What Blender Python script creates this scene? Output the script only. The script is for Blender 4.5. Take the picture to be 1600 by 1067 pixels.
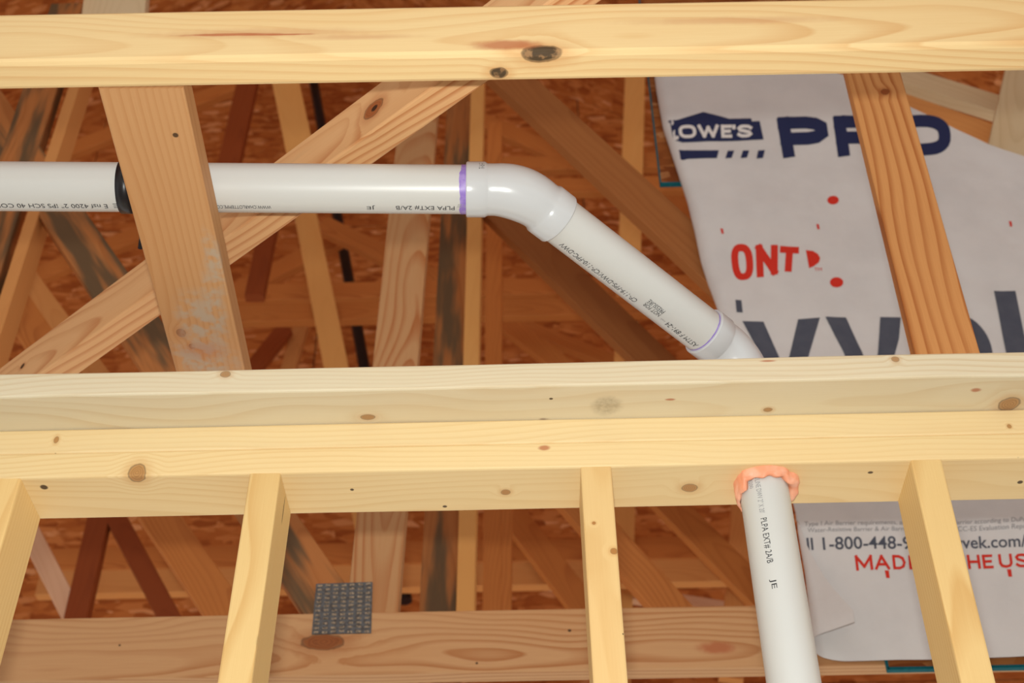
import bpy, bmesh, math, random
from mathutils import Vector, Matrix, noise

for o in list(bpy.data.objects): bpy.data.objects.remove(o)
scene = bpy.context.scene
COL = scene.collection
IN = 0.0254            # everything below is laid out in inches
ZF = 94.5              # height of the lower edge of the top plate above the floor

# ------------------------------------------------------------------ camera
CAMP = Vector((13.817, -55.231, -40.946))
YAW, PITCH, ROLL, FPX = -0.0175018, 0.7273201, -0.0099779, 2209.42
_f = Vector((math.sin(YAW)*math.cos(PITCH), math.cos(YAW)*math.cos(PITCH), math.sin(PITCH)))
_r = Vector((math.cos(YAW), -math.sin(YAW), 0)); _u = _r.cross(_f)
CR = _r*math.cos(ROLL) + _u*math.sin(ROLL); CU = -_r*math.sin(ROLL) + _u*math.cos(ROLL); CF = _f
def W(p): return Vector((p[0], p[1], p[2]+ZF))*IN
cam_d = bpy.data.cameras.new('camera'); cam = bpy.data.objects.new('camera', cam_d); COL.objects.link(cam)
cam.matrix_world = Matrix.Translation(W(CAMP)) @ Matrix((CR, CU, -CF)).transposed().to_4x4()
cam_d.sensor_width = 36; cam_d.lens = 36*FPX/1600; cam_d.clip_start = 0.05; cam_d.clip_end = 100
cam_d.dof.use_dof = True; cam_d.dof.focus_distance = 66*IN; cam_d.dof.aperture_fstop = 8.0
scene.camera = cam

# ------------------------------------------------------------------ daylight, flash, exposure
world = bpy.data.worlds.new('daylight'); scene.world = world; world.use_nodes = True
bg = world.node_tree.nodes['Background']; bg.inputs[0].default_value = (1.0, 0.97, 0.93, 1); bg.inputs[1].default_value = 0.85
fl = bpy.data.lights.new('camera_flash', 'AREA'); fl.shape = 'RECTANGLE'; fl.size = 0.055; fl.size_y = 0.03
fl.energy = 23.5; fl.color = (0.98, 0.98, 0.93)
flo = bpy.data.objects.new('camera_flash', fl); COL.objects.link(flo)
flo.matrix_world = Matrix.Translation(W(CAMP + CU*3.1 - CR*0.6)) @ Matrix((CR, CU, -CF)).transposed().to_4x4()
sun = bpy.data.lights.new('sun', 'SUN'); sun.energy = 7; sun.angle = math.radians(0.6); sun.color = (1.0, 0.95, 0.86)
suno = bpy.data.objects.new('sun', sun); COL.objects.link(suno)      # low sun behind the gable, added to brighten far undersides by bounce off the floor
suno.matrix_world = Matrix.Translation((0, 8, 5)) @ Vector((0.25, 1.0, 1.2)).to_track_quat('Z', 'Y').to_matrix().to_4x4()
vs = scene.view_settings; vs.view_transform = 'Standard'; vs.look = 'None'; vs.gamma = 1; vs.use_curve_mapping = False
vs.exposure = 0.03

# ------------------------------------------------------------------ placing helpers
def ray(x, y): return CR*((x-800)/FPX) - CU*((y-533.5)/FPX) + CF
def atY(x, y, Y): d = ray(x, y); return CAMP + d*((Y-CAMP.y)/d.y)
def atZ(x, y, Z): d = ray(x, y); return CAMP + d*((Z-CAMP.z)/d.z)

def link(name, me, mat=None, parent=None, M=None):
    o = bpy.data.objects.new(name, me); COL.objects.link(o)
    if mat is not None and me is not None: me.materials.append(mat)
    M = M or Matrix.Identity(4)
    if parent is not None:
        o.parent = parent; o.matrix_basis = WM[parent.name].inverted() @ M
    else: o.matrix_basis = M
    WM[o.name] = M
    return o
WM = {}
def tag(o, label, cat, group=None, kind=None):
    o['label'] = label; o['category'] = cat
    if group: o['group'] = group
    if kind: o['kind'] = kind
    return o
def empty(name, p):
    return link(name, None, None, None, Matrix.Translation(W(p)))
def mesh_of(name, verts, faces, smooth=False):
    me = bpy.data.meshes.new(name); me.from_pydata([tuple(v) for v in verts], [], faces); me.update()
    if smooth:
        for p in me.polygons: p.use_smooth = True
    return me

# ------------------------------------------------------------------ materials
class NT:
    def __init__(s, name):
        s.m = bpy.data.materials.new(name); s.m.use_nodes = True; s.t = s.m.node_tree
        s.b = s.t.nodes['Principled BSDF']
    def n(s, kind, **kw):
        nd = s.t.nodes.new(kind)
        for k, v in kw.items(): setattr(nd, k, v)
        return nd
    def put(s, sock, v):
        if hasattr(v, 'links') or isinstance(v, bpy.types.NodeSocket): s.t.links.new(v, sock)
        else: sock.default_value = v
    def math(s, op, a, b=0.0, c=0.0, clamp=False):
        nd = s.n('ShaderNodeMath', operation=op, use_clamp=clamp)
        for i, v in enumerate((a, b, c)): s.put(nd.inputs[i], v)
        return nd.outputs[0]
    def mix(s, f, a, b, mode='MIX'):
        nd = s.n('ShaderNodeMix', data_type='RGBA', blend_type=mode)
        s.put(nd.inputs[0], f); s.put(nd.inputs[6], a); s.put(nd.inputs[7], b)
        return nd.outputs[2]
    def comb(s, x, y, z):
        nd = s.n('ShaderNodeCombineXYZ')
        for i, v in enumerate((x, y, z)): s.put(nd.inputs[i], v)
        return nd.outputs[0]
    def noise(s, vec, scale=1.0, detail=2.0, rough=0.5):
        nd = s.n('ShaderNodeTexNoise'); s.put(nd.inputs['Vector'], vec)
        nd.inputs['Scale'].default_value = scale; nd.inputs['Detail'].default_value = detail; nd.inputs['Roughness'].default_value = rough
        return nd.outputs[0]
    def ramp(s, f, stops, smooth=False):
        nd = s.n('ShaderNodeValToRGB'); cr = nd.color_ramp
        if smooth: cr.interpolation = 'EASE'
        while len(cr.elements) < len(stops): cr.elements.new(0.5)
        for e, (p, c) in zip(cr.elements, stops):
            e.position = p; e.color = (c, c, c, 1) if isinstance(c, (int, float)) else (*c, 1)
        s.put(nd.inputs[0], f); return nd.outputs[0]
    def rng(s, v, a, b, c, d):
        nd = s.n('ShaderNodeMapRange', interpolation_type='SMOOTHSTEP'); s.put(nd.inputs[0], v)
        for i, q in enumerate((a, b, c, d)): nd.inputs[i+1].default_value = q
        return nd.outputs[0]
    def bump(s, h, strength=0.3, dist=0.001):
        nd = s.n('ShaderNodeBump'); nd.inputs['Strength'].default_value = strength; nd.inputs['Distance'].default_value = dist
        s.put(nd.inputs['Height'], h); s.t.links.new(nd.outputs[0], s.b.inputs['Normal'])

def c4(c): return (*c, 1)
def wood(name, light, dark, contrast=0.5, rings=190, cy=0.03, cz=0.09, tilt=0.03, warp=0.03, knots=(), stain=None, rough=0.6, spec=0.25):
    """sawn lumber: growth rings of a log cut along local X, fibre streaks, listed knots (x, y, z, rx, ry, rz, style)"""
    N = NT(name)
    tc = N.n('ShaderNodeTexCoord').outputs['Object']; sp = N.n('ShaderNodeSeparateXYZ'); N.put(sp.inputs[0], tc)
    x, y, z = sp.outputs; rnd = N.n('ShaderNodeObjectInfo').outputs['Random']
    xo = N.math('MULTIPLY_ADD', rnd, 41.0, x)
    w1 = N.math('SUBTRACT', N.noise(N.comb(N.math('MULTIPLY', xo, 1.6), N.math('MULTIPLY', y, 5.0), N.math('MULTIPLY', z, 5.0)), 1.0, 2.0), 0.5)
    yc = N.math('ADD', N.math('MULTIPLY_ADD', w1, warp, y), N.math('MULTIPLY_ADD', N.math('SUBTRACT', rnd, 0.5), 0.05, cy))
    zc = N.math('ADD', N.math('MULTIPLY_ADD', x, tilt, z), cz)
    zc = N.math('MULTIPLY_ADD', w1, warp*1.6, zc)
    kd = []
    for (kx, ky, kz, a, b, c, st) in knots:
        wob = N.math('MULTIPLY', N.math('SUBTRACT', N.noise(tc, 70.0, 2.0), 0.5), 0.5)
        e = [N.math('POWER', N.math('ABSOLUTE', N.math('DIVIDE', N.math('SUBTRACT', q, k), s)), 2.0) for q, k, s in ((x, kx, a), (y, ky, b), (z, kz, c))]
        d = N.math('ADD', N.math('SQRT', N.math('ADD', N.math('ADD', e[0], e[1]), e[2])), wob)
        kd.append((d, st))
        if st in ('knot', 'black'):
            zc = N.math('MULTIPLY_ADD', N.rng(d, 0.0, 4.0, 1.0, 0.0), min(a, b, 0.02)*1.1, zc)
            yc = N.math('MULTIPLY_ADD', N.rng(d, 0.0, 4.0, 1.0, 0.0), min(a, b, 0.02)*0.9, yc)
    r = N.math('SQRT', N.math('ADD', N.math('MULTIPLY', yc, yc), N.math('MULTIPLY', zc, zc)))
    fr = N.math('FRACT', N.math('MULTIPLY', r, rings))
    prof = N.ramp(fr, [(0.0, 0.12), (0.45, 0.1), (0.82, 0.85), (0.92, 1.0), (1.0, 0.12)])
    ampl = N.rng(N.noise(N.comb(N.math('MULTIPLY', xo, 0.8), N.math('MULTIPLY', y, 14.0), N.math('MULTIPLY', z, 14.0)), 1.0, 1.0), 0.3, 0.75, 0.35, 1.0)
    fib = N.noise(N.comb(N.math('MULTIPLY', xo, 14.0), N.math('MULTIPLY', y, 700.0), N.math('MULTIPLY', z, 700.0)), 1.0, 3.0, 0.6)
    fac = N.math('MULTIPLY', N.math('MULTIPLY', prof, ampl), contrast)
    fac = N.math('MULTIPLY_ADD', N.math('SUBTRACT', fib, 0.5), 0.35*contrast+0.1, fac, clamp=True)
    col = N.mix(fac, c4(light), c4(dark))
    big = N.noise(N.comb(N.math('MULTIPLY', xo, 2.0), N.math('MULTIPLY', y, 9.0), N.math('MULTIPLY', z, 9.0)), 1.0, 2.0)
    col = N.mix(N.math('MULTIPLY', N.rng(big, 0.45, 0.75, 0.0, 1.0), 0.22), col, c4((light[0]*0.95, light[1]*0.78, light[2]*0.6)))
    vary = N.math('MULTIPLY_ADD', N.math('SUBTRACT', rnd, 0.5), 0.16, 1.0)
    col = N.mix(1.0, col, N.comb(vary, vary, vary), 'MULTIPLY')
    if stain is not None:
        sc, amount, lo = stain
        sm = N.rng(N.noise(N.comb(N.math('MULTIPLY', xo, 3.0), N.math('MULTIPLY', y, 22.0), N.math('MULTIPLY', z, 10.0)), 1.0, 3.0), lo, lo+0.2, 0.0, amount)
        col = N.mix(sm, col, c4(sc))
    for d, st in kd:
        if st == 'dot': col = N.mix(N.rng(d, 0.7, 1.15, 0.92, 0.0), col, (0.05, 0.025, 0.012, 1)); continue
        if st == 'red': col = N.mix(N.rng(d, 0.5, 1.3, 0.75, 0.0), col, (0.42, 0.11, 0.04, 1)); continue
        if st == 'rust': col = N.mix(N.rng(d, 0.2, 1.3, 0.3, 0.0), col, (0.42, 0.11, 0.04, 1)); continue
        if st == 'dirt': col = N.mix(N.math('MULTIPLY', N.rng(d, 0.5, 1.2, 0.65, 0.0), N.noise(tc, 160.0, 3.0)), col, (0.17, 0.12, 0.06, 1)); continue
        if st == 'grey': col = N.mix(N.math('MULTIPLY', N.rng(d, 0.3, 1.2, 1.2, 0.0), N.rng(N.noise(tc, 60.0, 4.0), 0.36, 0.6, 0.0, 0.85), clamp=True), col, (0.45, 0.34, 0.235, 1)); continue
        col = N.mix(N.rng(d, 0.9, 2.4, 0.4, 0.0), col, (dark[0]*0.9, dark[1]*0.7, dark[2]*0.55, 1))
        ringk = N.math('FRACT', N.math('MULTIPLY', d, 4.0))
        kc = N.mix(ringk, (dark[0]*0.78, dark[1]*0.62, dark[2]*0.5, 1), (dark[0]*0.5, dark[1]*0.36, dark[2]*0.3, 1)) if st == 'knot' else N.mix(N.rng(N.noise(tc, 90.0, 4.0), 0.48, 0.62, 0.0, 1.0), (0.012, 0.009, 0.007, 1), (0.26, 0.14, 0.06, 1))
        col = N.mix(N.rng(d, 0.8, 1.1, 0.9, 0.0), col, kc)
        if st != 'pale': col = N.mix(N.math('MULTIPLY', N.rng(N.math('ABSOLUTE', N.math('SUBTRACT', d, 1.0)), 0.02, 0.14, 1.0, 0.0), 0.45), col, (0.03, 0.014, 0.008, 1))
    N.put(N.b.inputs['Base Color'], col); N.b.inputs['Roughness'].default_value = rough; N.b.inputs['Specular IOR Level'].default_value = spec
    N.bump(N.math('MULTIPLY_ADD', fib, 0.6, N.math('MULTIPLY', prof, 0.4)), 0.22, 0.0006)
    return N.m

SPF = ((0.80, 0.565, 0.27), (0.66, 0.40, 0.155))
SPFP = ((0.80, 0.63, 0.37), (0.66, 0.44, 0.22))
YPINE = ((0.66, 0.37, 0.165), (0.42, 0.155, 0.045))
m_syp = wood('southern_pine', (0.56, 0.205, 0.05), (0.35, 0.09, 0.02), 0.6, 170, tilt=0.05)
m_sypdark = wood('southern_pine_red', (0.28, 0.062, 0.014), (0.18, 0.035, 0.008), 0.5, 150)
m_syplight = wood('southern_pine_light', (0.66, 0.30, 0.095), (0.52, 0.19, 0.05), 0.35, 150)
m_syppale = wood('pale_grained_pine', (0.50, 0.28, 0.125), (0.36, 0.11, 0.028), 1.0, 75, cy=0.01, cz=0.035, tilt=0.10, warp=0.06)
m_sypstainshade = wood('shaded_stained_pine', (0.44, 0.17, 0.05), (0.28, 0.085, 0.02), 0.6, 120, stain=((0.095, 0.068, 0.036), 0.9, 0.40))  # real stain, its colour darkened further to paint in shade on the left web
m_sypbrown = wood('brown_pine', (0.33, 0.125, 0.036), (0.21, 0.062, 0.015), 0.6, 120)
m_gold = wood('golden_pine', (0.80, 0.42, 0.13), (0.66, 0.29, 0.08), 0.3, 150)
m_pinkish = wood('pinkish_pine', (0.74, 0.47, 0.30), (0.62, 0.34, 0.18), 0.3, 120)
m_greypale = wood('weathered_pale_board', (0.66, 0.53, 0.33), (0.50, 0.36, 0.19), 0.4, 120)

def osb(name, tone=1.0):
    N = NT(name); tc = N.n('ShaderNodeTexCoord').outputs['Object']
    cols, hs = [], []
    for k, (ang, sx, sy) in enumerate(((0.35, 13, 42), (1.25, 12, 38), (-0.6, 15, 46), (2.2, 14, 40))):
        mp = N.n('ShaderNodeMapping'); N.put(mp.inputs[0], tc); mp.inputs['Rotation'].default_value = (0, 0, ang)
        mp.inputs['Scale'].default_value = (sx, sy, 1.0); mp.inputs['Location'].default_value = (k*3.1, k*1.7, 0)
        wv = N.n('ShaderNodeVectorMath', operation='MULTIPLY_ADD'); N.put(wv.inputs[0], N.n('ShaderNodeTexNoise').outputs[1]); wv.inputs[1].default_value = (0.5, 0.5, 0.5); N.put(wv.inputs[2], mp.outputs[0])
        v = N.n('ShaderNodeTexVoronoi'); N.put(v.inputs['Vector'], wv.outputs[0]); v.inputs['Scale'].default_value = 1.0
        s = N.n('ShaderNodeSeparateXYZ'); N.put(s.inputs[0], v.outputs['Color'])
        cols.append(s.outputs[0]); hs.append(s.outputs[1])
    pick = cols[0]
    for k in (1, 2, 3): pick = N.mix(N.math('GREATER_THAN', hs[k], 0.55), pick, cols[k])
    col = N.ramp(pick, [(0.0, (0.26*tone, 0.065*tone, 0.013*tone)), (0.3, (0.36*tone, 0.105*tone, 0.022*tone)), (0.65, (0.43*tone, 0.14*tone, 0.033*tone)), (0.92, (0.50*tone, 0.19*tone, 0.055*tone)), (1.0, (0.62*tone, 0.30*tone, 0.13*tone))])
    dk = N.rng(N.noise(tc, 16.0, 3.0), 0.52, 0.72, 0.0, 0.4)
    col = N.mix(dk, col, (0.22*tone, 0.05*tone, 0.01*tone, 1))
    N.put(N.b.inputs['Base Color'], col); N.b.inputs['Roughness'].default_value = 0.65; N.b.inputs['Specular IOR Level'].default_value = 0.2
    N.bump(pick, 0.4, 0.002)
    return N.m
m_osb = osb('strand_board', 1.3); m_osbpale = osb('strand_board_weathered', 0.7)

def plain(name, col, rough=0.5, spec=0.5, metal=0.0, nz=None):
    N = NT(name); tc = N.n('ShaderNodeTexCoord').outputs['Object']
    if nz:
        sc, amt, c2 = nz
        N.put(N.b.inputs['Base Color'], N.mix(N.rng(N.noise(tc, sc, 3.0), 0.35, 0.7, 0.0, amt), c4(col), c4(c2)))
    else: N.b.inputs['Base Color'].default_value = c4(col)
    N.b.inputs['Roughness'].default_value = rough; N.b.inputs['Specular IOR Level'].default_value = spec; N.b.inputs['Metallic'].default_value = metal
    return N.m
m_pvc = plain('white_pvc', (0.61, 0.625, 0.60), 0.33, 0.45, 0, (9.0, 0.25, (0.58, 0.59, 0.56)))
m_pvcfit = plain('white_pvc_fitting', (0.58, 0.61, 0.625), 0.22, 0.5, 0, (14.0, 0.2, (0.55, 0.57, 0.58)))
m_purple = plain('purple_primer', (0.27, 0.17, 0.56), 0.4, 0.4, 0, (90.0, 0.8, (0.44, 0.34, 0.70)))
m_ink = plain('black_print', (0.035, 0.035, 0.04), 0.6, 0.2)
m_inkgrey = plain('grey_print', (0.30, 0.30, 0.31), 0.6, 0.2)
m_black = plain('black_plastic', (0.012, 0.012, 0.014), 0.35, 0.4, 0, (30.0, 0.3, (0.02, 0.02, 0.022)))
m_foam = plain('orange_foam', (0.90, 0.36, 0.20), 0.5, 0.4, 0, (60.0, 0.8, (0.92, 0.50, 0.34)))
m_teal = plain('teal_edge_paint', (0.0, 0.10, 0.13), 0.7, 0.2, 0, (80.0, 0.4, (0.01, 0.17, 0.20)))
m_navy = plain('navy_print', (0.018, 0.027, 0.085), 0.7, 0.2)
m_slate = plain('slate_print', (0.075, 0.085, 0.115), 0.7, 0.2, 0, (30.0, 0.5, (0.10, 0.11, 0.14)))
m_red = plain('red_print', (0.62, 0.035, 0.02), 0.7, 0.2)
m_white = plain('white_print', (0.72, 0.71, 0.69), 0.75, 0.2)
m_steel = plain('galvanised_steel', (0.13, 0.14, 0.15), 0.5, 0.4, 0.4, (120.0, 0.8, (0.07, 0.06, 0.05)))
m_slot = plain('nail_plate_slot', (0.42, 0.34, 0.24), 0.6, 0.3, 0, (260.0, 1.0, (0.05, 0.042, 0.035)))
m_floor = plain('concrete_floor', (0.42, 0.40, 0.38), 0.8, 0.2, 0, (2.0, 0.6, (0.37, 0.355, 0.335)))
def wrap_mat():
    N = NT('house_wrap_sheet'); tc = N.n('ShaderNodeTexCoord').outputs['Object']
    n = N.noise(tc, 7.0, 4.0, 0.6); N.put(N.b.inputs['Base Color'], N.mix(N.rng(n, 0.35, 0.7, 0.0, 0.6), (0.66, 0.66, 0.65, 1), (0.58, 0.58, 0.575, 1)))
    N.b.inputs['Roughness'].default_value = 0.6; N.b.inputs['Specular IOR Level'].default_value = 0.3
    N.bump(N.math('MULTIPLY_ADD', N.noise(tc, 22.0, 3.0), 1.0, N.math('MULTIPLY', N.noise(tc, 300.0, 2.0), 0.1)), 0.25, 0.006)
    return N.m
m_wrap = wrap_mat()

# ------------------------------------------------------------------ boards
def frame(p0, p1, n):
    ax = (p1-p0).normalized(); wd = n.cross(ax).normalized(); nn = ax.cross(wd).normalized()
    return ax, wd, nn
def board_mesh(L, w, t, name, ease=0.1, wav=0.0, seed=0):
    bm = bmesh.new(); k = max(1, int(L/6)) if wav else 1
    R = random.Random(seed)
    secs = []
    for i in range(k+1):
        x = -L/2 + L*i/k; d = [(R.uniform(-wav, wav), R.uniform(-wav, wav)) for _ in range(4)]
        ring = []
        for j, (sy, sz) in enumerate(((-1, -1), (1, -1), (1, 1), (-1, 1))):
            y0, z0 = sy*w/2+d[j][0], sz*t/2+d[j][1]; e = ease
            cs = ((0, e*sz*-1), (e*sy*-0.3, e*sz*-0.3), (e*sy*-1, 0))
            if sy*sz < 0: cs = cs[::-1]
            for q in cs: ring.append(bm.verts.new(Vector((x, y0+q[0], z0+q[1]))*IN))
        secs.append(ring)
    n = len(secs[0])
    for a, b in zip(secs, secs[1:]):
        for i in range(n): bm.faces.new((a[i], b[i], b[(i+1) % n], a[(i+1) % n]))
    bm.faces.new(secs[0]); bm.faces.new(secs[-1][::-1])
    bmesh.ops.recalc_face_normals(bm, faces=bm.faces)
    me = bpy.data.meshes.new(name); bm.to_mesh(me); bm.free(); return me
_bc = [0]
def board(name, p0, p1, w, t, n, mat, parent=None, knots=None, ease=0.1, wav=0.0):
    """p0-p1 centre line, w = wide dimension, t = thickness along n. mat: material or wood(...) kwargs; knots: (px, py, rx, ry, style) in photo pixels / inches"""
    _bc[0] += 1
    p0, p1, n = Vector(p0), Vector(p1), Vector(n)
    ax, wd, nn = frame(p0, p1, n); c = (p0+p1)/2; L = (p1-p0).length
    me = board_mesh(L, w, t, name, ease, wav, _bc[0])
    M = Matrix((ax, wd, nn)).transposed().to_4x4(); M.translation = W(c)
    if isinstance(mat, dict):
        ks = []
        for (px, py, rx, ry, st) in (knots or ()):
            d = ray(px, py); best = None
            for a, h, oth in ((wd, w/2, ((ax, L/2), (nn, t/2))), (nn, t/2, ((ax, L/2), (wd, w/2)))):
                for s in (-1, 1):
                    if d.dot(a)*s >= 0: continue
                    q = CAMP + d*(((c+a*h*s)-CAMP).dot(a)/d.dot(a))
                    if all(abs((q-c).dot(o)) <= hh+0.25 for o, hh in oth):
                        tt = (q-CAMP).length
                        if best is None or tt < best[0]: best = (tt, q, a)
            if best is None: print('knot misses', name, px, py); continue
            q, a = best[1], best[2]
            loc = [(q-c).dot(v)*IN for v in (ax, wd, nn)]
            rr = [rx*IN, ry*IN, ry*IN]
            ks.append((*loc, *rr, st))
        mat = wood(name+'_wood', knots=ks, **mat)
    return link(name, me, mat, parent, M)
def web(name, a, b, Y, mat, parent=None, w=3.5, t=1.5, ext=(0, 0), **kw):
    """member of a frame standing in the plane Y: a, b = two points of the photo on the centre line of its face"""
    p0, p1 = atY(a[0], a[1], Y), atY(b[0], b[1], Y); d = (p1-p0).normalized()
    p0, p1 = p0-d*ext[0], p1+d*ext[1]; off = Vector((0, t/2, 0))
    return board(name, p0+off, p1+off, w, t, (0, -1, 0), mat, parent, **kw)

# ------------------------------------------------------------------ the setting: floor, roof deck, gable wall
def slab(name, c, ux, uy, lx, ly, th, mat, parent=None):
    ux, uy = Vector(ux).normalized(), Vector(uy).normalized(); nz = ux.cross(uy)
    vs_ = [Vector((sx*lx/2, sy*ly/2, sz*th/2))*IN for sz in (-1, 1) for sx, sy in ((-1, -1), (1, -1), (1, 1), (-1, 1))]
    me = mesh_of(name, vs_, [(3, 2, 1, 0), (4, 5, 6, 7), (0, 1, 5, 4), (1, 2, 6, 5), (2, 3, 7, 6), (3, 0, 4, 7)])
    M = Matrix((ux, uy, nz)).transposed().to_4x4(); M.translation = W(c)
    return link(name, me, mat, parent, M)
fo = slab('floor', (10, 0, -ZF-2), (1, 0, 0), (0, 1, 0), 520, 420, 4, m_floor); fo['kind'] = 'structure'

YG = 128.0
RA, RB = atY(88, 238, 105), atY(364, 128, 105)
SL = (RB.z-RA.z)/(RB.x-RA.x)
RX = atY(505, 90, 105).x; RZ = RA.z + SL*(RX-RA.x) + 42
roof = empty('roof_deck', (RX, 0, RZ)); roof['kind'] = 'structure'
sl = math.hypot(1, SL)
for side in (-1, 1):
    d = Vector((side/sl, 0, -SL/sl))
    for i in range(6):
        for j in range(5):
            y0 = YG - (j+1)*82 + (41 if i % 2 else 0)
            y1 = min(y0+81.85, YG); y0 = max(y0, -190)
            if y1-y0 < 4: continue
            c = Vector((RX, (y0+y1)/2, RZ)) + d*(24+48*i) + Vector((0, 0, 0.25))
            slab('osb_panel', c, d*side, (0, 1, 0), 47.85, y1-y0, 0.5, m_osb, roof)
for side in (-1, 1):
    d = Vector((side/sl, 0, -SL/sl))
    slab('roof_sky_block', Vector((RX, (YG-190)/2, RZ+1.0)) + d*144, d*side, (0, 1, 0), 290, YG+190, 0.2, m_black, roof)  # unseen black backing added to keep sky light out of the panel gaps
wb = empty('wall_back', (RX, YG, 0)); wb['kind'] = 'structure'
for i in range(6):
    for j in range(5):
        z0 = 8+j*48; xc = RX-240+i*96 + (48 if j % 2 else 0)
        slab('osb_panel', (xc, YG+0.3, z0+24), (1, 0, 0), (0, 0, 1), 95.8, 47.8, 0.5, m_osb, wb)

slab('gable_sky_block', (RX+24, YG+0.9, 128), (1, 0, 0), (0, 0, 1), 640, 244, 0.1, m_black, wb)  # added unseen sheet, blocks sky light between the gable panels

# ------------------------------------------------------------------ stud wall with double top plate
wall = empty('stud_wall', (12, 1.75, -ZF))
tag(wall, 'pale pine stud wall with doubled top plate crossing the whole lower picture', 'wall frame')
HOLE = Vector((25.12, 1.75, 0))
K1 = dict(light=(0.80, 0.625, 0.34), dark=(0.66, 0.43, 0.17), contrast=0.55, rings=170, tilt=0.012, warp=0.03)
board('lower_top_plate', (-45, 1.75, 0.75), (70, 1.75, 0.75), 3.5, 1.5, (0, 0, -1), dict(K1, light=(0.79, 0.61, 0.32)), wall, wav=0.012, knots=[
    (214, 738, 0.42, 0.5, 'knot'), (69, 761, 0.2, 0.2, 'dot'), (550, 765, 0.1, 0.1, 'dot'), (790, 769, 0.22, 0.2, 'knot'), (695, 791, 0.12, 0.1, 'dot'),
    (1078, 762, 0.38, 0.32, 'knot'), (1360, 738, 0.14, 0.1, 'dot'), (1594, 753, 0.14, 0.14, 'dot'), (1592, 714, 0.12, 0.1, 'dot'), (850, 700, 0.3, 0.16, 'red')])
board('upper_top_plate', (-45, 1.75, 2.25), (70, 1.75, 2.25), 3.5, 1.5, (0, 0, -1), dict(K1, contrast=0.4), wall, wav=0.012, knots=[
    (88, 687, 0.12, 0.2, 'knot'), (86, 709, 0.1, 0.08, 'dot'), (1577, 666, 0.1, 0.12, 'knot'), (1579, 675, 0.1, 0.07, 'dot')])
board('sole_plate', (-45, 1.75, -ZF+0.75), (70, 1.75, -ZF+0.75), 3.5, 1.5, (0, 0, -1), K1, wall)
K2 = dict(light=(0.78, 0.555, 0.24), dark=(0.62, 0.35, 0.11), contrast=0.65, rings=130, tilt=0.02, warp=0.03)
studs = [((8, 751), (-45, 920), K2, []),
         ((414.5, 739.5), (361.5, 1067), K2, [(443, 795, 0.9, 0.07, 'dot'), (404, 1000, 0.5, 0.12, 'dirt')]),
         ((931, 729.5), (954, 1067), dict(K2, light=(0.80, 0.57, 0.26)), [(959, 861, 0.16, 0.16, 'knot'), (928, 817, 0.08, 0.08, 'knot'), (974, 990, 0.05, 0.05, 'dot')]),
         ((1447.5, 720.5), (1528.5, 1067), K2, [(1468, 920, 1.2, 0.05, 'dirt')])]
for (a, b, mt, kn) in studs:
    p0, p1 = atY(*a, 0), atY(*b, 0); s = (p1.x-p0.x)/(p1.z-p0.z); s = max(-0.012, min(0.012, s))
    p0.z = 0; zb = -ZF+1.5; q = Vector((p0.x+s*zb, 0, zb))
    board('stud', q+Vector((0, 1.75, 0)), p0+Vector((0, 1.75, 0)), 1.5, 3.5, (0, -1, 0), mt, wall, knots=kn, wav=0.015)

bm = bmesh.new(); bmesh.ops.create_cone(bm, cap_ends=True, segments=48, radius1=1.32*IN, radius2=1.32*IN, depth=8*IN)
cme = bpy.data.meshes.new('cut'); bm.to_mesh(cme); bm.free(); cut = bpy.data.objects.new('cut', cme); COL.objects.link(cut); cut.location = W(HOLE)
for o in [c for c in wall.children if c.name.endswith('top_plate')]:
    md = o.modifiers.new('hole', 'BOOLEAN'); md.object = cut; md.solver = 'EXACT'
bpy.context.view_layer.update()
for o in [c for c in wall.children if c.name.endswith('top_plate')]:
    me = bpy.data.meshes.new_from_object(o.evaluated_get(bpy.context.evaluated_depsgraph_get())); o.modifiers.clear(); o.data = me
bpy.data.objects.remove(cut)

# drywall nailer lying on the plates
nb = board('nailer_board', (-45, -1.06, 3.76), (70, -1.06, 3.76), 3.05, 1.5, (0, 0, -1), dict(light=(0.78, 0.70, 0.50), dark=(0.63, 0.46, 0.24), contrast=0.6, rings=150, tilt=0.015, warp=0.04), knots=[
    (352, 584, 0.25, 0.2, 'knot'), (198, 621, 0.12, 0.08, 'knot'), (1399, 562, 0.18, 0.16, 'knot'), (861, 623, 0.1, 0.08, 'dot'), (1047, 624, 0.26, 0.09, 'red'), (1108, 596, 0.12, 0.1, 'dot'),
    (948, 634, 0.8, 0.75, 'dirt'), (1200, 640, 0.2, 0.15, 'knot'), (1525, 610, 0.25, 0.16, 'red'), (1577, 632, 0.5, 0.5, 'knot'), (575, 652, 0.35, 0.2, 'knot'), (1200, 564, 0.4, 0.06, 'red'), (850, 655, 0.3, 0.12, 'grey')], wav=0.03)
tag(nb, 'pale flat board resting on the top plate, overhanging towards the viewer', 'board')

# ------------------------------------------------------------------ near truss chord, braces, post
q0, q1 = atZ(0, 142, 7.5), atZ(1600, 113, 7.5); dd = (q1-q0).normalized(); nn0 = Vector((dd.y, -dd.x, 0))
mid = Vector((0, 0, 1.75)) + nn0*0.75
tc_ = board('truss_chord', q0-dd*25+mid, q1+dd*25+mid, 3.5, 1.5, nn0, dict(light=(0.78, 0.58, 0.29), dark=(0.62, 0.33, 0.115), contrast=0.75, rings=120, cy=0.02, cz=0.05, tilt=0.03, warp=0.05), ease=0.22, knots=[
    (846, 83, 0.85, 0.5, 'black'), (779, 114, 0.38, 0.28, 'black'), (790, 70, 1.5, 0.35, 'red'), (761, 80, 0.1, 0.1, 'dot'), (360, 54, 2.2, 0.1, 'red'), (440, 54, 1.4, 0.07, 'red'), (560, 58, 3.0, 0.2, 'rust'), (400, 52, 5.0, 0.4, 'rust'), (1150, 32, 5.0, 0.3, 'rust')])
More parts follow.
